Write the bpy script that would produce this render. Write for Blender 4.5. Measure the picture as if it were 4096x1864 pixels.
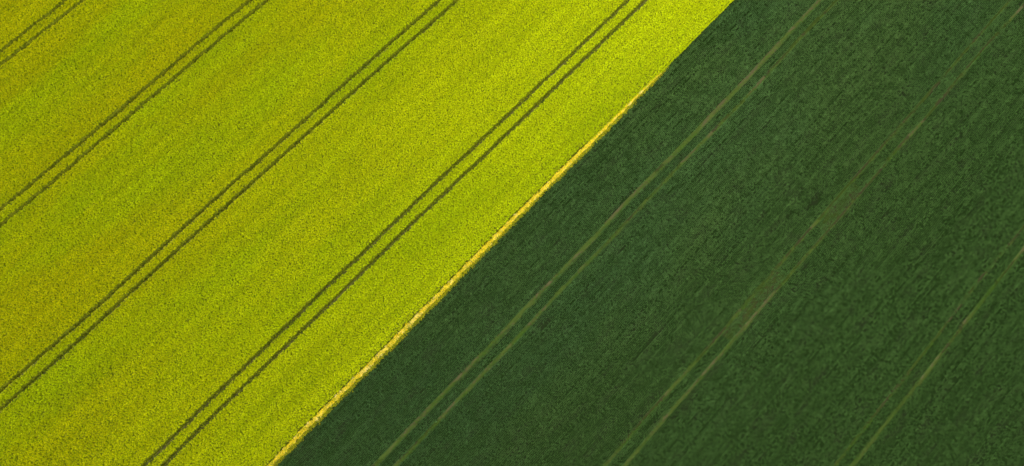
import bpy, math, numpy as np
from mathutils import Vector

# ------------------------------------------------------------------ camera, sky, sun, exposure
scene = bpy.context.scene
for o in list(bpy.data.objects):
    bpy.data.objects.remove(o)
CAM_Z = 105.4
cam_d = bpy.data.cameras.new('camera')
cam_d.sensor_width = 36.0
cam_d.lens = 24.0
cam_d.clip_end = 6000.0
cam = bpy.data.objects.new('camera', cam_d)
cam.location = (0, 0, CAM_Z)
cam.rotation_euler = (math.radians(14.974), 0, 0)
scene.collection.objects.link(cam)
scene.camera = cam

SUN_EL, SUN_AZ = math.radians(58), math.radians(205)      # azimuth from +Y towards +X
world = bpy.data.worlds.new('World')
scene.world = world
world.use_nodes = True
nt = world.node_tree
bg = nt.nodes['Background']
sky = nt.nodes.new('ShaderNodeTexSky')
sky.sky_type = 'NISHITA'
sky.sun_disc = False
sky.sun_elevation = SUN_EL
sky.sun_rotation = SUN_AZ
sky.air_density = 1.0
sky.dust_density = 3.0
nt.links.new(sky.outputs[0], bg.inputs[0])
bg.inputs[1].default_value = 0.15
sun_d = bpy.data.lights.new('sun', 'SUN')
sun_d.energy = 2.2
sun_d.angle = math.radians(14)
sun_d.color = (1.0, 0.95, 0.86)
sun = bpy.data.objects.new('sun', sun_d)
d = Vector((math.sin(SUN_AZ) * math.cos(SUN_EL), math.cos(SUN_AZ) * math.cos(SUN_EL), math.sin(SUN_EL)))
sun.rotation_euler = d.to_track_quat('Z', 'Y').to_euler()
sun.location = d * 300
scene.collection.objects.link(sun)
vs = scene.view_settings
vs.view_transform = 'Standard'
vs.look = 'None'
vs.exposure = 1.08
vs.gamma = 1.0

# ------------------------------------------------------------------ field coordinates
# u runs along the drilling direction, v across it (both in metres)
AZ = np.array([0.69106544, 0.7227922])
NV = np.array([AZ[1], -AZ[0]])
# surveyed centre lines of the wheel ruts (T: rapeseed, G: cereal) and of the field edge (B), as (u, v)
TR = {
 'T1a': [[-16.76,-104.62],[-13.17,-104.45],[-3.32,-104.53]],
 'T1b': [[-18.4,-102.3],[-10.08,-102.47],[-1.16,-102.27]],
 'T2a': [[-33.35,-81.2],[-27.66,-81.09],[-21.74,-81.06],[-16.08,-81.16],[-11.09,-81.04],[-3.31,-81.13],[5.45,-81.38],[14.01,-81.28],[18.8,-81.39]],
 'T2b': [[-34.99,-78.89],[-26.72,-78.88],[-21.49,-78.79],[-15.12,-79.2],[-9.14,-79.0],[-1.68,-79.17],[6.98,-79.24],[13.71,-79.41],[21.02,-79.07]],
 'T3a': [[-50.06,-57.62],[-45.91,-57.68],[-41.49,-57.46],[-34.73,-57.3],[-30.93,-57.34],[-25.43,-57.44],[-21.61,-57.6],[-16.34,-57.55],[-11.85,-57.75],[-4.74,-57.62],[-0.01,-57.58],[6.79,-57.5],[11.41,-57.5],[19.86,-57.7],[26.62,-57.6],[33.7,-57.66],[41.82,-57.31]],
 'T3b': [[-51.58,-55.46],[-44.48,-55.38],[-39.26,-55.13],[-32.45,-55.36],[-25.56,-55.52],[-19.76,-55.43],[-14.4,-55.52],[-7.6,-55.48],[-1.9,-55.39],[6.78,-55.53],[13.36,-55.4],[20.14,-55.54],[28.12,-55.48],[36.21,-55.32],[43.95,-55.08]],
 'T4a': [[-41.85,-33.71],[-37.16,-33.86],[-31.45,-33.99],[-25.69,-34.03],[-18.97,-33.96],[-13.33,-34.02],[-6.03,-34.18],[0.21,-34.08],[6.25,-33.92],[10.98,-34.11],[18.3,-34.02],[26.56,-33.83],[34.6,-33.83],[40.15,-33.82],[47.44,-33.71],[55.77,-33.74],[64.45,-33.64]],
 'T4b': [[-39.87,-31.64],[-36.94,-31.82],[-32.11,-32.05],[-26.59,-31.82],[-22.08,-31.96],[-16.98,-31.83],[-11.22,-31.82],[-5.06,-31.81],[1.25,-31.83],[8.16,-31.92],[11.04,-31.88],[17.61,-31.79],[26.56,-31.54],[36.17,-31.61],[42.73,-31.65],[51.03,-31.53],[57.79,-31.63],[66.62,-31.38]],
 'B': [[-28.9,-20.15],[-26.31,-20.29],[-22.82,-20.49],[-18.34,-20.69],[-14.72,-20.25],[-10.38,-20.37],[-5.91,-20.27],[0.0,-20.55],[4.83,-20.43],[10.24,-20.41],[14.13,-20.51],[18.92,-20.61],[21.52,-20.57],[25.96,-20.44],[30.78,-20.54],[34.32,-20.5],[37.78,-20.41],[42.14,-20.36],[47.6,-20.41],[52.89,-20.6],[58.14,-20.74],[63.04,-20.45],[66.37,-20.56],[71.32,-20.7],[77.13,-20.53]],
 'G1a': [[-18.87,-9.59],[-13.73,-9.73],[-9.7,-9.64],[-5.54,-9.62],[-1.41,-9.55],[3.81,-9.43],[5.65,-9.53],[9.89,-9.46],[13.4,-9.6],[17.78,-9.5],[22.41,-9.51],[25.81,-9.46],[29.78,-9.52],[35.48,-9.59],[39.19,-9.63],[43.98,-9.52],[50.15,-9.39],[57.73,-9.5],[63.11,-9.36],[68.47,-9.4],[73.36,-9.48],[76.99,-9.5],[81.22,-9.56],[88.19,-9.64]],
 'G1b': [[-16.86,-7.48],[-12.59,-7.31],[-7.85,-7.29],[-3.39,-7.59],[1.7,-7.37],[7.2,-7.25],[12.22,-7.47],[17.97,-7.54],[22.64,-7.64],[26.97,-7.31],[31.89,-7.5],[36.64,-7.4],[41.66,-7.54],[46.77,-7.61],[52.81,-7.38],[59.77,-7.3],[65.7,-7.18],[70.67,-7.36],[79.29,-7.65],[84.92,-7.61],[90.22,-7.52]],
 'G2a': [[4.37,14.72],[9.02,14.67],[13.64,14.57],[18.18,14.55],[22.63,14.73],[27.54,14.73],[33.4,14.68],[37.04,14.67],[42.71,14.62],[47.88,14.56],[52.62,14.55],[56.81,14.66],[61.53,14.48],[68.21,14.56],[74.53,14.57],[80.85,14.62],[89.36,14.61],[97.97,14.4],[105.67,14.38],[111.43,14.67]],
 'G2b': [[6.46,16.91],[10.74,16.68],[14.61,16.62],[19.82,16.69],[24.92,16.7],[30.1,16.86],[35.05,16.85],[39.97,16.73],[45.07,16.74],[50.04,16.82],[54.93,16.67],[60.01,16.8],[64.79,16.66],[71.64,16.64],[77.4,16.54],[82.82,16.81],[88.74,16.65],[94.81,16.52],[100.27,16.52],[106.99,16.53],[111.92,16.91]],
 'G3a': [[27.69,39.11],[29.98,39.04],[34.23,38.99],[39.15,39.01],[45.48,39.06],[50.82,39.03],[58.88,38.87],[63.71,38.76],[69.99,38.86],[75.7,38.99]],
 'G3b': [[29.4,40.9],[32.66,41.04],[37.81,40.88],[42.69,41.03],[47.66,41.13],[52.66,41.06],[59.96,40.9],[63.94,41.0],[69.41,41.04],[74.45,41.0]],
}

rng = np.random.default_rng(7)

def to_xy(u, v):
    u = np.asarray(u, float); v = np.asarray(v, float)
    return np.stack([u * AZ[0] + v * NV[0], u * AZ[1] + v * NV[1]], -1)

def line(name):
    a = np.array(TR[name])
    m = a[:, 1].mean()
    us = np.concatenate([[-2000, a[0, 0] - 6], a[:, 0], [a[-1, 0] + 6, 2000]])
    vv = np.concatenate([[m, m], a[:, 1], [m, m]])
    vv = np.convolve(np.pad(vv, 1, 'edge'), (0.25, 0.5, 0.25), 'valid')
    if name == 'B':
        for _ in range(2): vv = np.convolve(np.pad(vv, 1, 'edge'), (0.25, 0.5, 0.25), 'valid')
    ph = sum(map(ord, name))
    return lambda u: (np.interp(u, us, vv) + 0.03 * np.sin(u * 0.9 + ph) * np.sin(u * 0.37 + 2 * ph))
LN = {k: line(k) for k in TR}

def inside(u, v, m=14.0):
    """the patch of land the drone looks down on, plus a margin"""
    p = to_xy(u, v)
    x, y = p[..., 0], p[..., 1]
    half = 76.5 + (y + 7.1) * 0.194 + m
    return (y > -8 - m) & (y < 71.5 + m) & (np.abs(x) < half)

# smooth value noise
def vnoise(u, v, seed, su, sv):
    r = np.random.default_rng(seed)
    g = r.random((256, 256))
    a = np.asarray(u) / su + 1000.3; b = np.asarray(v) / sv + 1000.7
    i = np.floor(a).astype(int); j = np.floor(b).astype(int)
    fa = a - i; fb = b - j
    fa = fa * fa * (3 - 2 * fa); fb = fb * fb * (3 - 2 * fb)
    i0, i1, j0, j1 = i % 256, (i + 1) % 256, j % 256, (j + 1) % 256
    return (g[i0, j0] * (1 - fa) + g[i1, j0] * fa) * (1 - fb) + (g[i0, j1] * (1 - fa) + g[i1, j1] * fa) * fb

# ------------------------------------------------------------------ materials
class NB:
    def __init__(s, name):
        s.m = bpy.data.materials.new(name)
        s.m.use_nodes = True
        s.t = s.m.node_tree
        s.t.nodes.clear()
        s.out = s.t.nodes.new('ShaderNodeOutputMaterial')
        s.geo = s.t.nodes.new('ShaderNodeNewGeometry')
        s.info = s.t.nodes.new('ShaderNodeObjectInfo')
    def n(s, typ, **kw):
        x = s.t.nodes.new(typ)
        for k, v in kw.items(): setattr(x, k, v)
        return x
    def l(s, a, b): s.t.links.new(a, b)
    def field(s, su=1.0, sv=1.0):
        """position turned to the drilling direction: x along the rows / su, y across / sv"""
        mp = s.n('ShaderNodeMapping')
        mp.vector_type = 'POINT'
        ang = math.atan2(AZ[1], AZ[0])
        mp.inputs['Rotation'].default_value = (0, 0, -ang)
        s.l(s.geo.outputs['Position'], mp.inputs['Vector'])
        m2 = s.n('ShaderNodeVectorMath', operation='MULTIPLY')
        m2.inputs[1].default_value = (1 / su, 1 / sv, 0)
        s.l(mp.outputs[0], m2.inputs[0])
        return m2.outputs[0]
    def noise(s, vec, scale, detail=3, rough=0.5):
        x = s.n('ShaderNodeTexNoise')
        x.inputs['Scale'].default_value = scale
        x.inputs['Detail'].default_value = detail
        x.inputs['Roughness'].default_value = rough
        s.l(vec, x.inputs['Vector'])
        return x.outputs['Fac']
    def ramp(s, fac, lo, hi):
        x = s.n('ShaderNodeMapRange')
        x.interpolation_type = 'SMOOTHSTEP'
        x.inputs['From Min'].default_value = lo
        x.inputs['From Max'].default_value = hi
        s.l(fac, x.inputs['Value'])
        return x.outputs[0]
    def mix(s, fac, a, b):
        x = s.n('ShaderNodeMix', data_type='RGBA')
        if isinstance(fac, (int, float)): x.inputs[0].default_value = fac
        else: s.l(fac, x.inputs[0])
        for v, i in ((a, 6), (b, 7)):
            if isinstance(v, tuple): x.inputs[i].default_value = (*v, 1)
            else: s.l(v, x.inputs[i])
        return x.outputs[2]
    def gain(s, col, fac, lo, hi):
        x = s.n('ShaderNodeMapRange')
        x.inputs['To Min'].default_value = lo
        x.inputs['To Max'].default_value = hi
        s.l(fac, x.inputs['Value'])
        y = s.n('ShaderNodeVectorMath', operation='SCALE')
        s.l(col, y.inputs[0]); s.l(x.outputs[0], y.inputs['Scale'])
        return y.outputs[0]
    def finish(s, col, trans=0.0, rough=0.6, spec=0.2):
        b = s.n('ShaderNodeBsdfPrincipled')
        b.inputs['Roughness'].default_value = rough
        b.inputs['Specular IOR Level'].default_value = spec
        s.l(col, b.inputs['Base Color'])
        sh = b.outputs[0]
        if trans:
            t = s.n('ShaderNodeBsdfTranslucent')
            s.l(col, t.inputs['Color'])
            mx = s.n('ShaderNodeMixShader')
            mx.inputs[0].default_value = trans
            s.l(sh, mx.inputs[1]); s.l(t.outputs[0], mx.inputs[2])
            sh = mx.outputs[0]
        s.l(sh, s.out.inputs[0])
        return s.m

def rape_dim_tone(nb):
    """lens darkening at left and lower left painted into the petals, with golder bloom"""
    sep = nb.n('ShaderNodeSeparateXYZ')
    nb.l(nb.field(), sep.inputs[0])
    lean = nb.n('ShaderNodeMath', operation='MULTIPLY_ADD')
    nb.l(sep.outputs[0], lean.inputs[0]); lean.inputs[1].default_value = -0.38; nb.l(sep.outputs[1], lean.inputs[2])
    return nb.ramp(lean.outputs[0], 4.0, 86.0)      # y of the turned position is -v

def mat_petal(name, lime, gold_dim, green):
    nb = NB(name)
    west = rape_dim_tone(nb)
    n1 = nb.noise(nb.field(4.0, 1.0), 0.05, 4, 0.6)
    n2 = nb.noise(nb.field(1.0, 1.0), 0.8, 3, 0.6)
    c = nb.mix(west, lime, gold_dim)  # golder bloom and painted lens darkening in one colour mix
    c = nb.mix(nb.ramp(n1, 0.42, 0.66), c, green)
    # poorer stretches where the bloom came out thin and green
    w = None
    for bu, bv, su, sv in ((-7, -66, 14, 5), (9, -66, 12, 4), (-20, -46, 16, 5), (22, -88, 12, 5), (-42, -52, 9, 4), (-12, -88, 14, 4)):
        d = nb.n('ShaderNodeVectorMath', operation='SUBTRACT')
        nb.l(nb.field(su, sv), d.inputs[0]); d.inputs[1].default_value = (bu / su, -bv / sv, 0)
        ln = nb.n('ShaderNodeVectorMath', operation='LENGTH'); nb.l(d.outputs[0], ln.inputs[0])
        r_ = nb.ramp(ln.outputs['Value'], 1.7, 0.0)
        if w is None: w = r_
        else:
            mxn = nb.n('ShaderNodeMath', operation='MAXIMUM'); nb.l(w, mxn.inputs[0]); nb.l(r_, mxn.inputs[1]); w = mxn.outputs[0]
    ws = nb.n('ShaderNodeMath', operation='MULTIPLY'); nb.l(w, ws.inputs[0]); nb.l(nb.ramp(n1, 0.2, 0.6), ws.inputs[1])
    c = nb.mix(ws.outputs[0], c, green)
    n3 = nb.noise(nb.field(20.0, 1.0), 0.7, 3, 0.55)       # sowing-direction streaks in the bloom
    c = nb.gain(c, nb.ramp(n3, 0.3, 0.7), 0.86, 1.10)
    c = nb.gain(c, n2, 0.90, 1.10)
    c = nb.gain(c, nb.info.outputs['Random'], 0.90, 1.10)
    return nb.finish(c, 0.22, 0.8, 0.0)

def mat_plain(name, a, b, scale=0.5, su=1.0, trans=0.2, lo=0.8, hi=1.2, spec=0.2):
    nb = NB(name)
    n1 = nb.noise(nb.field(su, 1.0), scale, 4, 0.6)
    c = nb.mix(nb.ramp(n1, 0.35, 0.65), a, b)
    c = nb.gain(c, nb.info.outputs['Random'], lo, hi)
    return nb.finish(c, trans, 0.9, 0.0)

def mat_soil(name, dark, light, moss, mlo=0.5, mhi=0.65):
    nb = NB(name)
    n1 = nb.noise(nb.field(3.0, 1.0), 0.22, 4, 0.6)
    n2 = nb.noise(nb.field(1.0, 1.0), 9.0, 5, 0.7)
    n3 = nb.noise(nb.field(3.0, 1.0), 0.55, 4, 0.6)
    c = nb.mix(n2, dark, light)
    c = nb.mix(nb.ramp(n3, mlo, mhi), c, moss)
    c = nb.gain(c, n1, 0.75, 1.25)
    return nb.finish(c, 0, 0.95, 0.0)

M_SOIL = mat_soil('soil', (0.009, 0.016, 0.005), (0.013, 0.019, 0.006), (0.009, 0.020, 0.004), 0.35, 0.5)
M_RUT_RAPE = mat_soil('rut_soil', (0.055, 0.06, 0.014), (0.10, 0.09, 0.03), (0.05, 0.07, 0.01), 0.55, 0.7)
M_RUT_CER = mat_soil('rut_soil_grass', (0.038, 0.044, 0.014), (0.070, 0.060, 0.026), (0.036, 0.056, 0.010), 0.42, 0.56)
M_RUT_DARK = mat_soil('rut_soil_dark', (0.018, 0.021, 0.007), (0.034, 0.034, 0.013), (0.022, 0.036, 0.006), 0.42, 0.56)
M_UNDER = mat_plain('rape_leaf_layer', (0.095, 0.100, 0.006), (0.12, 0.14, 0.006), 3.0, trans=0)
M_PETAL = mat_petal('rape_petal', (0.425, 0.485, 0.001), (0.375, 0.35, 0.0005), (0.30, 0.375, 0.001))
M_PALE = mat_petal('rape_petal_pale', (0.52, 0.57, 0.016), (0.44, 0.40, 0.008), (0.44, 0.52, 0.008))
M_POD = mat_plain('rape_pod', (0.15, 0.24, 0.003), (0.21, 0.27, 0.003), 0.5)
M_STALK = mat_plain('rape_stalk', (0.050, 0.080, 0.007), (0.074, 0.086, 0.011), 1.5, lo=0.6, hi=1.3)

def mat_blade(name, a, b, c3):
    nb = NB(name)
    n1 = nb.noise(nb.field(2.5, 1.0), 0.045, 4, 0.6)
    n2 = nb.noise(nb.field(1.6, 1.0), 0.6, 3, 0.65)
    sep = nb.n('ShaderNodeSeparateXYZ')
    nb.l(nb.field(), sep.inputs[0])
    east = nb.ramp(sep.outputs[1], 6.0, -40.0)
    c = nb.mix(nb.ramp(n1, 0.35, 0.65), a, b)
    c = nb.mix(east, c, c3)
    c = nb.gain(c, n2, 0.86, 1.14)
    n4 = nb.noise(nb.field(24.0, 1.0), 0.9, 3, 0.65)
    c = nb.gain(c, nb.ramp(n4, 0.3, 0.7), 0.87, 1.12)
    c = nb.gain(c, nb.info.outputs['Random'], 0.68, 1.32)
    return nb.finish(c, 0.2, 0.7, 0.05)
M_BLADE = mat_blade('cereal_blade', (0.045, 0.098, 0.025), (0.050, 0.100, 0.022), (0.044, 0.095, 0.019))
M_BLADE2 = mat_blade('cereal_blade_pale', (0.074, 0.145, 0.043), (0.084, 0.150, 0.037), (0.076, 0.145, 0.033))
M_GOLD = mat_plain('margin_petal', (0.76, 0.56, 0.003), (0.84, 0.69, 0.010), 1.5)
M_CREAM = mat_plain('margin_straw', (0.84, 0.70, 0.16), (0.88, 0.76, 0.28), 1.5)
M_OLIVE = mat_plain('margin_leaf', (0.14, 0.19, 0.008), (0.10, 0.17, 0.010), 1.2)
M_GRASS = mat_plain('rut_grass', (0.045, 0.094, 0.012), (0.066, 0.102, 0.018), 0.5, 2.0)
M_FARR = mat_plain('far_rape_canopy', (0.155, 0.18, 0.002), (0.20, 0.22, 0.002), 2.5, trans=0)
M_FARC = mat_plain('far_cereal_canopy', (0.012, 0.030, 0.008), (0.016, 0.036, 0.009), 2.5, trans=0)

# ------------------------------------------------------------------ mesh collecting
class MB:
    """numpy mesh collector; 'role' 0 = stays as it is, 1..8 = plant shape to be planted, 9 = planting point"""
    def __init__(s): s.v = []; s.f = []; s.m = []; s.r = []; s.n = 0; s.rot = []; s.scl = []; s.pick = []
    def quads(s, V, F, mat, role=0):
        V = np.asarray(V, float).reshape(-1, 3); F = np.asarray(F, int).reshape(-1, 4)
        s.v.append(V); s.f.append(F + s.n); s.n += len(V)
        s.m.append(np.broadcast_to(np.asarray(mat, int), (len(F),)))
        s.r.append(np.full(len(V), role)); s.rot.append(np.zeros((len(V), 3)))
        s.scl.append(np.ones((len(V), 3))); s.pick.append(np.zeros(len(V), int))
    def points(s, V, rot, scl, pick):
        V = np.asarray(V, float)
        s.v.append(V); s.n += len(V); s.r.append(np.full(len(V), 9))
        s.rot.append(rot); s.scl.append(scl); s.pick.append(pick)
    def build(s, name, mats, n_roles=0):
        me = bpy.data.meshes.new(name)
        V = np.concatenate(s.v); F = np.concatenate(s.f) if s.f else np.zeros((0, 4), int)
        me.vertices.add(len(V)); me.vertices.foreach_set('co', V.astype(np.float32).ravel())
        me.loops.add(F.size); me.loops.foreach_set('vertex_index', F.astype(np.int32).ravel())
        me.polygons.add(len(F))
        me.polygons.foreach_set('loop_start', np.arange(0, F.size, 4, dtype=np.int32))
        me.polygons.foreach_set('material_index', np.concatenate(s.m).astype(np.int32))
        for m in mats: me.materials.append(m)
        me.update(calc_edges=True)
        def attr(nm, typ, key, a):
            x = me.attributes.new(nm, typ, 'POINT'); x.data.foreach_set(key, a)
        if n_roles:
            attr('role', 'INT', 'value', np.concatenate(s.r).astype(np.int32))
            attr('pick', 'INT', 'value', np.concatenate(s.pick).astype(np.int32))
            attr('rot', 'FLOAT_VECTOR', 'vector', np.concatenate(s.rot).astype(np.float32).ravel())
            attr('scl', 'FLOAT_VECTOR', 'vector', np.concatenate(s.scl).astype(np.float32).ravel())
        ob = bpy.data.objects.new(name, me)
        scene.collection.objects.link(ob)
        if n_roles: plant(ob, n_roles)
        return ob

def plant(ob, n_roles):
    """geometry nodes: put the object's own plant shapes on its own planting points"""
    g = bpy.data.node_groups.new('planting', 'GeometryNodeTree')
    g.interface.new_socket('Geometry', in_out='INPUT', socket_type='NodeSocketGeometry')
    g.interface.new_socket('Geometry', in_out='OUTPUT', socket_type='NodeSocketGeometry')
    gi = g.nodes.new('NodeGroupInput'); go = g.nodes.new('NodeGroupOutput')
    def attr(nm, typ):
        x = g.nodes.new('GeometryNodeInputNamedAttribute'); x.data_type = typ
        x.inputs['Name'].default_value = nm; return x.outputs[0]
    role = attr('role', 'INT')
    def sep(k):
        c = g.nodes.new('FunctionNodeCompare'); c.data_type = 'INT'; c.operation = 'EQUAL'
        g.links.new(role, c.inputs[2]); c.inputs[3].default_value = k
        s = g.nodes.new('GeometryNodeSeparateGeometry'); s.domain = 'POINT'
        g.links.new(gi.outputs[0], s.inputs[0]); g.links.new(c.outputs[0], s.inputs[1])
        return s.outputs[0]
    gti = g.nodes.new('GeometryNodeGeometryToInstance')
    for k in range(n_roles, 0, -1):
        g.links.new(sep(k), gti.inputs[0])
    iop = g.nodes.new('GeometryNodeInstanceOnPoints')
    g.links.new(sep(9), iop.inputs['Points'])
    g.links.new(gti.outputs[0], iop.inputs['Instance'])
    iop.inputs['Pick Instance'].default_value = True
    g.links.new(attr('pick', 'INT'), iop.inputs['Instance Index'])
    g.links.new(attr('rot', 'FLOAT_VECTOR'), iop.inputs['Rotation'])
    g.links.new(attr('scl', 'FLOAT_VECTOR'), iop.inputs['Scale'])
    j = g.nodes.new('GeometryNodeJoinGeometry')
    g.links.new(sep(0), j.inputs[0]); g.links.new(iop.outputs[0], j.inputs[0])
    g.links.new(j.outputs[0], go.inputs[0])
    md = ob.modifiers.new('planting', 'NODES'); md.node_group = g

def tag(o, label, cat, kind, group=None):
    o['label'] = label; o['category'] = cat; o['kind'] = kind
    if group: o['group'] = group

def leaflets(mb, role, n, cfun, size, upbias, matfun, seed):
    """n small random quads round one plant"""
    r = np.random.default_rng(seed)
    c = cfun(r, n)
    nr = r.normal(size=(n, 3)); nr /= np.linalg.norm(nr, axis=1)[:, None]
    nr[:, 2] = np.abs(nr[:, 2]) + upbias; nr /= np.linalg.norm(nr, axis=1)[:, None]
    a = np.cross(nr, r.normal(size=(n, 3))); a /= np.linalg.norm(a, axis=1)[:, None]
    b = np.cross(nr, a)
    sa = r.uniform(*size, n)[:, None] / 2; sb = sa * r.uniform(0.5, 1.0, n)[:, None]
    V = np.stack([c - a * sa - b * sb, c + a * sa * 0.8 - b * sb, c + a * sa + b * sb, c - a * sa * 0.7 + b * sb], 1)
    F = np.arange(n * 4).reshape(n, 4)
    mb.quads(V.reshape(-1, 3), F, matfun(r, c), role)

def blades(mb, role, n, length, width, lean, mat, seed, bend=0.5, spread=0.05):
    """a tuft of bent grass blades, two quads each"""
    r = np.random.default_rng(seed)
    for i in range(n):
        th = r.uniform(0, 2 * math.pi); dx, dy = math.cos(th), math.sin(th)
        L = r.uniform(*length); w = r.uniform(*width) / 2; ln = r.uniform(*lean)
        bx, by = r.normal(0, spread, 2)
        pts = []
        for t, ww in ((0, 0.7), (0.55, 1.0), (1.0, 0.25)):
            h = L * t * math.cos(ln) - bend * L * t * t * 0.5
            o = L * t * math.sin(ln) + bend * L * t * t * 0.4
            for sg in (-1, 1):
                pts.append((bx + dx * o - dy * w * ww * sg, by + dy * o + dx * w * ww * sg, max(h, 0.01)))
        m = mat(r) if callable(mat) else mat
        mb.quads(pts, [[0, 1, 3, 2], [2, 3, 5, 4]], [m, m], role)

# ------------------------------------------------------------------ ground and wheel ruts
mb = MB()
S = 4000
mb.quads([(-S, -S, 0), (S, -S, 0), (S, S, 0), (-S, S, 0)], [[0, 1, 2, 3]], 0)
ground = mb.build('ground', [M_SOIL])
tag(ground, 'brown farm soil lying under both crops', 'ground', 'structure')

def strip(mb, fa, fb, u0, u1, du, z, mat, nv=1):
    us = np.arange(u0, u1 + du, du); rows = []
    for k in range(nv + 1):
        t = k / nv
        v = fa(us) * (1 - t) + fb(us) * t
        rows.append(np.column_stack([to_xy(us, v), np.full(len(us), z)]))
    V = np.stack(rows, 1)
    n = len(us); i = np.arange(n - 1)[:, None] * (nv + 1) + np.arange(nv)[None]
    F = np.stack([i, i + nv + 1, i + nv + 2, i + 1], -1).reshape(-1, 4)
    mb.quads(V.reshape(-1, 3), F, mat)

RAPE_PAIRS = [('T1a', 'T1b'), ('T2a', 'T2b'), ('T3a', 'T3b'), ('T4a', 'T4b')]
CER_PAIRS = [('G1a', 'G1b'), ('G2a', 'G2b'), ('G3a', 'G3b')]
# half width of the bare rut (m)
HW = {'G1a': 0.25, 'G1b': 0.19, 'G2a': 0.15, 'G2b': 0.16, 'G3a': 0.09, 'G3b': 0.18}
LBL = {'T1': 'pair of dark wheel ruts crossing the far left corner of the yellow field',
       'T2': 'second pair of dark wheel ruts from the left in the yellow field',
       'T3': 'third pair of dark wheel ruts from the left in the yellow field',
       'T4': 'pair of dark wheel ruts in the yellow field nearest to the green field',
       'G1': 'brown and light green pair of wheel ruts in the green field nearest to the yellow field',
       'G2': 'middle pair of brownish wheel ruts in the green field with a worn patch between them',
       'G3': 'rightmost pair of wheel ruts in the green field, one thin and dark, one wide and bright green'}
for pair in RAPE_PAIRS + CER_PAIRS:
    mb = MB()
    rape = pair[0][0] == 'T'
    for k in pair:
        hw = 0.42 if rape else HW[k] + 0.12
        fa = lambda u, k=k, h=hw: LN[k](u) - h
        fb = lambda u, k=k, h=hw: LN[k](u) + h
        if rape: strip(mb, fa, fb, -400, 500, 1.0, 0.004, 0)
        else:       # pale stretches alternate with dark ones
            us_ = np.arange(-400, 500, 2.0)
            base = {'G1a': 0.15, 'G1b': 0.48, 'G2a': 0.55, 'G2b': 0.42, 'G3a': 0.75, 'G3b': 0.30}[k]
            dk = vnoise(us_, us_ * 0, 500 + ord(k[1]) * 7 + ord(k[2]), 5.0, 1.0) < base + (0.35 if k != 'G1a' else 0) * np.clip((us_ - 30) / 50, -0.6, 1)
            for q_, d_ in zip(us_, dk): strip(mb, fa, fb, q_, q_ + 1.5, 1.0, 0.004, int(d_))
    if pair[0] == 'G2a':       # worn ground between the ruts
        for a_, b_ in ((31, 45), (55, 65)):
            strip(mb, lambda u: LN['G2a'](u) + HW['G2a'] + 0.121, lambda u: LN['G2b'](u) - HW['G2b'] - 0.121, a_, b_, 1.0, 0.004, 1)
    o = mb.build('tractor_track', [M_RUT_RAPE] if rape else [M_RUT_CER, M_RUT_DARK])
    tag(o, LBL[pair[0][:2]], 'track', 'structure', 'tractor tracks across the fields')

# ------------------------------------------------------------------ rapeseed
def grid_uv(u0, u1, v0, v1, dens, seed):
    """jittered cells: even cover with natural gaps"""
    r = np.random.default_rng(seed)
    s = 1 / math.sqrt(dens)
    uu, vv = np.meshgrid(np.arange(u0, u1, s), np.arange(v0, v1, s), indexing='ij')
    uu = uu.ravel() + r.normal(0, 0.36, uu.size) * s; vv = vv.ravel() + r.normal(0, 0.36, vv.size) * s
    k = inside(uu, vv)
    return uu[k], vv[k]

U_EDGE = 58.0     # the golden margin starts here and runs down the field (u smaller)
taper = lambda u: np.clip((U_EDGE - u) / 20.0, 0, 1) ** 0.7
def margin_w(u):  # how far the main crop stands back from the field edge
    return 0.13 + 0.56 * taper(u) + 0.02 * np.sin(u * 1.3) * np.sin(u * 0.47)

def rape_clump(mb, role, seed, flower=0.7):
    def cf(r, n):
        th = r.uniform(0, 2 * math.pi, n); rad = 0.14 * np.sqrt(r.random(n))
        return np.stack([rad * np.cos(th), rad * np.sin(th), 0.05 - 2.2 * rad ** 2 + r.uniform(-0.12, 0.04, n)], 1)
    def mf(r, c):
        top = c[:, 2] + 2.2 * (c[:, 0] ** 2 + c[:, 1] ** 2) > -0.04
        x = r.random(len(c))
        return np.where(top & (x < flower), np.where(x < 0.10, 2, 1), 3)
    leaflets(mb, role, 26, cf, (0.04, 0.075), 0.7, mf, seed)

mb = MB()
# leaf layer under the flowers, one sheet between each pair of ruts, closed down to the soil at its sides
W = 0.27
edges = [('far', 'T1a'), ('T1a', 'T1b'), ('T1b', 'T2a'), ('T2a', 'T2b'), ('T2b', 'T3a'), ('T3a', 'T3b'),
         ('T3b', 'T4a'), ('T4a', 'T4b'), ('T4b', 'B')]
for a, b in edges:
    us = np.arange(-95, 150, 0.45)
    va = (LN[a](us) + W) if a != 'far' else np.full(len(us), -135.0)
    vb = (LN[b](us) - W) if b != 'B' else LN['B'](us) - margin_w(us) - 0.08
    width = float(np.mean(vb - va)); nv = max(3, int(width / 0.45))
    ts = np.concatenate([[0, 0.04 / width], np.linspace(0.16 / width, 1 - 0.16 / width, nv), [1 - 0.04 / width, 1]])
    VV = va[:, None] * (1 - ts) + vb[:, None] * ts
    UU = np.repeat(us[:, None], len(ts), 1)
    H = 0.72 + 0.22 * (vnoise(UU, VV, 3, 0.9, 0.9) - 0.5) + 0.16 * (vnoise(UU, VV, 5, 0.45, 0.45) - 0.5)
    H[:, 0] = H[:, -1] = 0.0
    H[:, 1] *= 0.45; H[:, -2] *= 0.45
    P = np.concatenate([to_xy(UU, VV), H[..., None]], -1)
    n, m = UU.shape
    i = np.arange(n - 1)[:, None] * m + np.arange(m - 1)[None]
    F = np.stack([i, i + m, i + m + 1, i + 1], -1).reshape(-1, 4)
    cu = UU[:-1, :-1].ravel(); cv = VV[:-1, :-1].ravel()
    F = F[inside(cu, cv, 15)]
    used, inv = np.unique(F, return_inverse=True)
    if len(used): mb.quads(P.reshape(-1, 3)[used], inv.reshape(-1, 4), 0)

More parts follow.
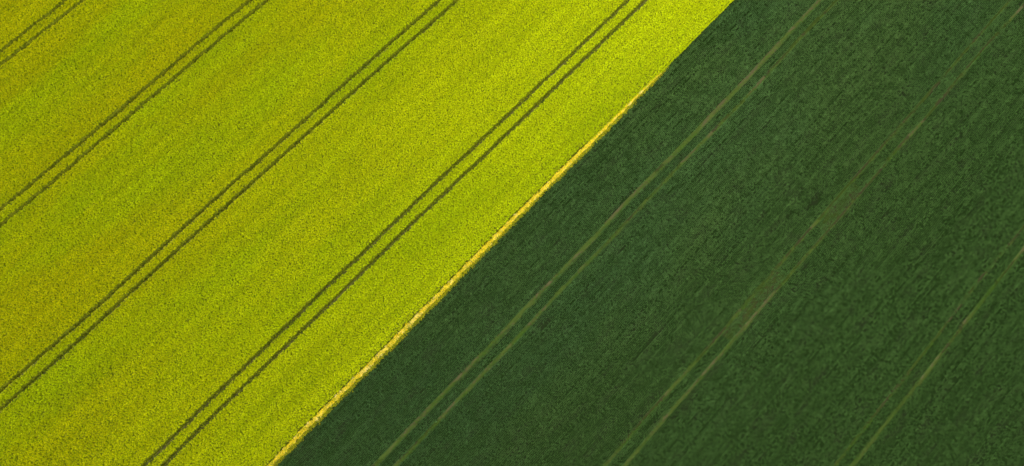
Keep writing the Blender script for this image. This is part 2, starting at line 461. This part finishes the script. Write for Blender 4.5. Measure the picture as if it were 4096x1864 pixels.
# the crop beyond the surveyed patch, a plain bumpy sheet with its own thickness
def far_sheet(mb, vlo, vhi, h, mat, bfun=None):
    us = np.concatenate([np.arange(-1200, -120, 40.), np.arange(-120, 180, 3.), np.arange(180, 1200, 40.)])
    vs_ = np.concatenate([np.linspace(vlo, vhi, 2)]) if abs(vhi - vlo) < 4 else None
    vsl = np.unique(np.concatenate([np.arange(max(vlo, -150), min(vhi, 100), 3.), [vlo, vhi]]))
    UU, VV = np.meshgrid(us, vsl, indexing='ij')
    H = h + 0.08 * (rng.random(UU.shape) - 0.5)
    P = np.concatenate([to_xy(UU, VV), H[..., None]], -1)
    n, m = UU.shape
    i = np.arange(n - 1)[:, None] * m + np.arange(m - 1)[None]
    F = np.stack([i, i + m, i + m + 1, i + 1], -1).reshape(-1, 4)
    c = [(UU[a:n - 1 + a, b:m - 1 + b], VV[a:n - 1 + a, b:m - 1 + b]) for a in (0, 1) for b in (0, 1)]
    keep = np.ones(n * m, bool)[:(n - 1) * (m - 1)]
    for cu, cv in c: keep &= ~inside(cu, cv, 12).ravel()
    F = F[keep]
    mb.quads(P.reshape(-1, 3), F, mat)
def far_bands(mb, bands, h, mat):
    for lo, hi in bands: far_sheet(mb, lo, hi, h, mat)
mid = lambda k: float(np.mean([q[1] for q in TR[k]]))
far_bands(mb, [(-900, mid('T1a') - .3), (mid('T1a') + .3, mid('T1b') - .3), (mid('T1b') + .3, mid('T2a') - .3),
               (mid('T2a') + .3, mid('T2b') - .3), (mid('T2b') + .3, mid('T3a') - .3), (mid('T3a') + .3, mid('T3b') - .3),
               (mid('T3b') + .3, mid('T4a') - .3), (mid('T4a') + .3, mid('T4b') - .3), (mid('T4b') + .3, mid('B') - .2)], 1.0, 4)
for k in range(1, 5): rape_clump(mb, k, 100 + k, (0.72, 0.66, 0.76, 0.55)[k - 1])
# planting points
u, v = grid_uv(-95, 150, -135, -19, 30, 11)
dist = np.full(len(u), 9.0)
for a, b in RAPE_PAIRS:
    for k in (a, b): dist = np.minimum(dist, np.abs(v - LN[k](u)))
keep = dist > 0.36 + 0.08 * (vnoise(u, v, 21, 1.5, 0.5) - 0.4) + rng.normal(0, 0.025, len(u))
keep &= v < LN['B'](u) - margin_w(u) - 0.06 * vnoise(u, v, 22, 0.4, 0.4)
thin = vnoise(u, v, 23, 0.35, 0.28)
patch = vnoise(u, v, 24, 22, 9) * 0.6 + vnoise(u, v, 25, 7, 3) * 0.4
for bu, bv, su, sv in ((-7, -66, 14, 5), (9, -66, 12, 4), (-20, -46, 16, 5), (22, -88, 12, 5), (-42, -52, 9, 4), (-12, -88, 14, 4)):
    patch = patch + 0.35 * np.exp(-((u - bu) / su) ** 2 - ((v - bv) / sv) ** 2)
keep &= thin + 0.35 * rng.random(len(u)) > 0.08 + 0.19 * patch
# ragged, gappier ground just behind the golden margin
near = (LN['B'](u) - v < 1.5) & (u < U_EDGE)
keep &= ~(near & (rng.random(len(u)) < 0.18))
low = (dist < 0.42) & ~keep & (rng.random(len(u)) < 0.35 + 0.7 * vnoise(u, v, 26, 4.0, 1.0))
lu, lv = u[low], v[low]; n = len(lu)
mb.points(np.column_stack([to_xy(lu, lv), rng.uniform(0.40, 0.88, n)]), np.stack([rng.normal(0, .5, n), rng.normal(0, .5, n), rng.uniform(0, 6.28, n)], 1),
          np.repeat(rng.uniform(0.5, 0.9, n)[:, None], 3, 1), np.full(n, 4))
eu = rng.uniform(40, 150, 5200); ev = LN['B'](eu) - margin_w(eu) + rng.uniform(-0.02, 0.16, len(eu))
k = inside(eu, ev); eu, ev = eu[k], ev[k]; n = len(eu)
mb.points(np.column_stack([to_xy(eu, ev), rng.uniform(0.25, 0.95, n)]), np.stack([rng.normal(0, .5, n), rng.normal(0, .5, n), rng.uniform(0, 6.28, n)], 1),
          np.repeat(rng.uniform(0.5, 0.8, n)[:, None], 3, 1), rng.integers(0, 4, n))
u, v = u[keep], v[keep]; n = len(u)
h = 1.02 + 0.16 * (vnoise(u, v, 31, 1.1, 0.9) - 0.5) + 0.08 * (vnoise(u, v, 33, 0.4, 0.4) - 0.5) + rng.normal(0, 0.04, n)
rot = np.stack([rng.normal(0, 0.22, n), rng.normal(0, 0.22, n), rng.uniform(0, 6.283, n)], 1)
s_ = rng.uniform(0.75, 1.2, n)
scl = np.stack([s_, s_, s_ * rng.uniform(0.9, 1.6, n)], 1)
mb.points(np.column_stack([to_xy(u, v), h]), rot, scl, rng.integers(0, 4, n))
def low_clump(mb, role, seed):
    cf = lambda r, n: np.stack([r.normal(0, .09, n), r.normal(0, .09, n), r.uniform(-.2, .1, n)], 1)
    leaflets(mb, role, 22, cf, (0.05, 0.11), 0.6, lambda r, c: np.where(r.random(len(c)) < 0.12, 1, 5), seed)
low_clump(mb, 5, 150)
print('rape plants', n)
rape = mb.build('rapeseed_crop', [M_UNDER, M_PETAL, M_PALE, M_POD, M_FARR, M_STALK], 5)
tag(rape, 'dense yellow-green flowering rapeseed filling the left field', 'rapeseed', 'stuff')

# ------------------------------------------------------------------ golden margin of the rapeseed
mb = MB()
def marg(mb, role, seed, mats, size=(0.05, 0.10)):
    def cf(r, n):
        th = r.uniform(0, 2 * math.pi, n); rad = 0.17 * np.sqrt(r.random(n))
        return np.stack([rad * np.cos(th), rad * np.sin(th), r.uniform(-0.20, 0.05, n) - rad], 1)
    leaflets(mb, role, 26, cf, size, 0.6, lambda r, c: r.choice(mats, len(c)), seed)
marg(mb, 1, 201, [0, 0, 0, 0, 0, 1, 2]); marg(mb, 2, 202, [0, 0, 0, 1, 0, 2, 0])
marg(mb, 3, 203, [1, 1, 1, 0, 1]); marg(mb, 4, 204, [2, 2, 2, 0])
us = rng.uniform(-70, U_EDGE, 13000)
off = rng.normal(0.31, 0.12, len(us)) * (0.25 + 0.75 * taper(us))
keep = (off > -0.02) & (off < 0.72)
us, off = us[keep], off[keep]
vv = LN['B'](us) - off + 0.02 * np.sin(us * 2.1)
k = inside(us, vv) & (vnoise(us, vv, 41, 0.5, 0.35) > 0.30 - 0.25 * (rng.random(len(us)) < 0.5)); us, vv, off = us[k], vv[k], off[k]; n = len(us)
cream = vnoise(us, vv, 42, 0.5, 0.25) + 0.5 * vnoise(us, us * 0, 43, 12, 1) + rng.normal(0, 0.12, n)
pick = np.where(cream > 1.06, 2, rng.integers(0, 2, n))
pick = np.where(rng.random(n) < 0.16, 3, pick)
h = 0.58 + 0.40 * off + 0.10 * (vnoise(us, vv, 46, 0.5, 0.3) - 0.5) + rng.normal(0, 0.05, n)
mb.points(np.column_stack([to_xy(us, vv), h]), np.stack([rng.normal(0, .4, n), rng.normal(0, .4, n), rng.uniform(0, 6.28, n)], 1),
          np.repeat(rng.uniform(0.5, 0.85, n)[:, None], 3, 1), pick)
# olive fringe outside it
us = rng.uniform(-70, U_EDGE + 2, 8000)
fr = np.abs(rng.normal(0, 0.24, len(us)))
keep = 0.5 * vnoise(us, us * 0, 45, 2.2, 1) + 0.5 * rng.random(len(us)) > 0.22 + 0.8 * fr
us, fr = us[keep], fr[keep]
vv = LN['B'](us) + fr; k = inside(us, vv); us, vv = us[k], vv[k]; n = len(us)
mb.points(np.column_stack([to_xy(us, vv), 0.27 + rng.normal(0, 0.04, n)]),
          np.stack([rng.normal(0, .3, n), rng.normal(0, .3, n), rng.uniform(0, 6.28, n)], 1),
          np.repeat(rng.uniform(0.4, 0.7, n)[:, None], 3, 1), np.full(n, 3))
# leaf bank that carries them
strip_lo = lambda u: LN['B'](u) - 1.02
usb = np.arange(-75, U_EDGE - 6, 0.4)
prof = [(-0.75, 0.0), (-0.70, 0.5), (-0.5, 0.58), (-0.3, 0.5), (-0.1, 0.3), (0.0, 0.0)]
P = np.stack([np.column_stack([to_xy(usb, LN['B'](usb) + a), b * (0.8 + 0.4 * rng.random(len(usb)))]) for a, b in prof], 1)
n, m = P.shape[:2]; i = np.arange(n - 1)[:, None] * m + np.arange(m - 1)[None]
mb.quads(P.reshape(-1, 3), np.stack([i, i + m, i + m + 1, i + 1], -1).reshape(-1, 4), 3)
o = mb.build('flowering_margin', [M_GOLD, M_CREAM, M_OLIVE, M_UNDER], 4)
tag(o, 'narrow golden and cream strip of rapeseed flowers along the edge between both fields', 'flowers', 'stuff')

# ------------------------------------------------------------------ green cereal
mb = MB()
two = lambda r: 0 if r.random() < 0.7 else 1
for k in range(1, 5):
    blades(mb, k, 9, (0.17, 0.27), (0.024, 0.042), (0.12, 0.70), two, 300 + k, 0.40, 0.028)
RS = 0.25
vr = np.arange(-21, 75, RS)
P0 = 0.088
uu, vv = np.meshgrid(np.arange(-80, 150, P0), vr, indexing='ij')
ri = np.broadcast_to(np.arange(len(vr))[None], uu.shape).ravel()
uu = uu.ravel() + rng.normal(0, 0.035, uu.size); vv = vv.ravel() + rng.normal(0, 0.016, vv.size)
k = inside(uu, vv); uu, vv, ri = uu[k], vv[k], ri[k]
rowq = np.random.default_rng(55).random(len(vr))
miss = vnoise(uu, ri * 1.0, 51, 5.0, 1.0)          # stretches of a row that came up badly
keep = ~((miss < 0.09) & (rng.random(len(uu)) < 0.8))
keep &= rng.random(len(uu)) > 0.08 + 0.10 * rowq[ri] + 0.5 * (rowq[ri] > 0.94)
hole = vnoise(uu, vv, 52, 0.30, 0.25)
keep &= hole + 0.2 * rng.random(len(uu)) > 0.22 + 0.13 * np.clip((vv + 5) / 35, 0, 1)
keep &= vv > LN['B'](uu) + 0.05
for a, b in CER_PAIRS:
    for q in (a, b):
        w = HW[q] + 0.10 * (vnoise(uu, vv, 60 + ord(q[1]) + ord(q[2]), 1.2, 0.3) - 0.5) + 0.13 * (vnoise(uu, uu * 0, 80 + ord(q[1]) + 2 * ord(q[2]), 4.0, 1.0) - 0.55) - (0.03 * np.clip((uu - 70) / 20, 0, 1) if q[1] == '2' else 0)
        keep &= np.abs(vv - LN[q](uu)) > w
# thin worn patch between the middle pair of ruts
c2 = (LN['G2a'](uu) + LN['G2b'](uu)) / 2
worn = np.maximum(np.exp(-((uu - 38.0) / 5.0) ** 2 - ((vv - c2) / 0.8) ** 2), 0.6 * np.exp(-((uu - 60.0) / 5.0) ** 2 - ((vv - c2) / 0.8) ** 2))
worn = np.maximum(worn, 0.75 * vnoise(uu, uu * 0, 91, 5.0, 1.0) * np.exp(-((vv - c2) / 0.9) ** 2))
keep &= (worn < 0.15) | (vnoise(uu, vv, 92, 0.9, 0.4) * 0.6 + 0.4 * rng.random(len(uu)) > 0.52 * worn)
uu, vv, ri = uu[keep], vv[keep], ri[keep]; n = len(uu)
btw = np.zeros(n)
for a, b in CER_PAIRS:
    btw = np.maximum(btw, ((vv > LN[a](uu)) & (vv < LN[b](uu))).astype(float))
s_ = (0.78 + 0.5 * vnoise(uu, vv, 57, 1.2, 0.8)) * rng.uniform(0.75, 1.2, n) * (0.78 + 0.42 * rowq[ri])
rot = np.stack([rng.normal(0, 0.12, n), rng.normal(0, 0.12, n), math.atan2(AZ[1], AZ[0]) + math.pi * rng.integers(0, 2, n) + rng.normal(0, 0.9, n)], 1)
mb.points(np.column_stack([to_xy(uu, vv), np.full(n, 0.0)]), rot, np.stack([s_ * 0.84, s_ * 0.76, s_ * rng.uniform(0.9, 1.25, n)], 1), rng.integers(0, 4, n))
print('cereal plants', n)
far_bands(mb, [(mid('B') + .3, mid('G1a') - .3), (mid('G1a') + .3, mid('G1b') - .3), (mid('G1b') + .3, mid('G2a') - .3),
               (mid('G2a') + .3, mid('G2b') - .3), (mid('G2b') + .3, mid('G3a') - .3), (mid('G3a') + .3, mid('G3b') - .3),
               (mid('G3b') + .3, 900)], 0.2, 2)
cer = mb.build('cereal_crop', [M_BLADE, M_BLADE2, M_FARC], 4)
tag(cer, 'dark green young cereal in fine drilled rows filling the right field', 'cereal crop', 'stuff')

# ------------------------------------------------------------------ grass in the ruts
mb = MB()
for k in range(1, 4):
    blades(mb, k, 8, (0.07, 0.14), (0.02, 0.035), (0.3, 1.2), 0, 400 + k, 0.4, 0.05)
PTS = []
for a, b in CER_PAIRS:
    for q in (a, b):
        nn = 9000
        us = rng.uniform(-60, 135, nn)
        off = rng.normal(0.12 if q != 'G3b' else 0.02, 0.20, nn)
        vv = LN[q](us) + off
        g = vnoise(us, us * 0, 70 + ord(q[1]) * 3 + ord(q[2]), 3.5, 1) * 0.65 + vnoise(us, vv, 77, 0.8, 0.3) * 0.35
        thr = {'G3b': 0.38, 'G3a': 0.60}.get(q, 0.50)
        thr = thr + (0.25 * np.clip((us - 30) / 50, -0.5, 1) if q != 'G1a' else 0)
        k = (g > thr - 0.30 * (off > 0.12)) & (np.abs(off) < HW[q] + 0.18) & inside(us, vv)
        PTS.append(np.stack([us[k], vv[k]], 1))
PTS = np.concatenate(PTS); n = len(PTS)
mb.points(np.column_stack([to_xy(PTS[:, 0], PTS[:, 1]), np.full(n, 0.006)]), np.stack([np.zeros(n), np.zeros(n), rng.uniform(0, 6.28, n)], 1),
          np.repeat(rng.uniform(0.6, 1.3, n)[:, None], 3, 1), rng.integers(0, 3, n))
o = mb.build('track_grass', [M_GRASS], 3)
tag(o, 'short light yellow-green grass growing in the wheel ruts of the green field', 'grass', 'stuff')
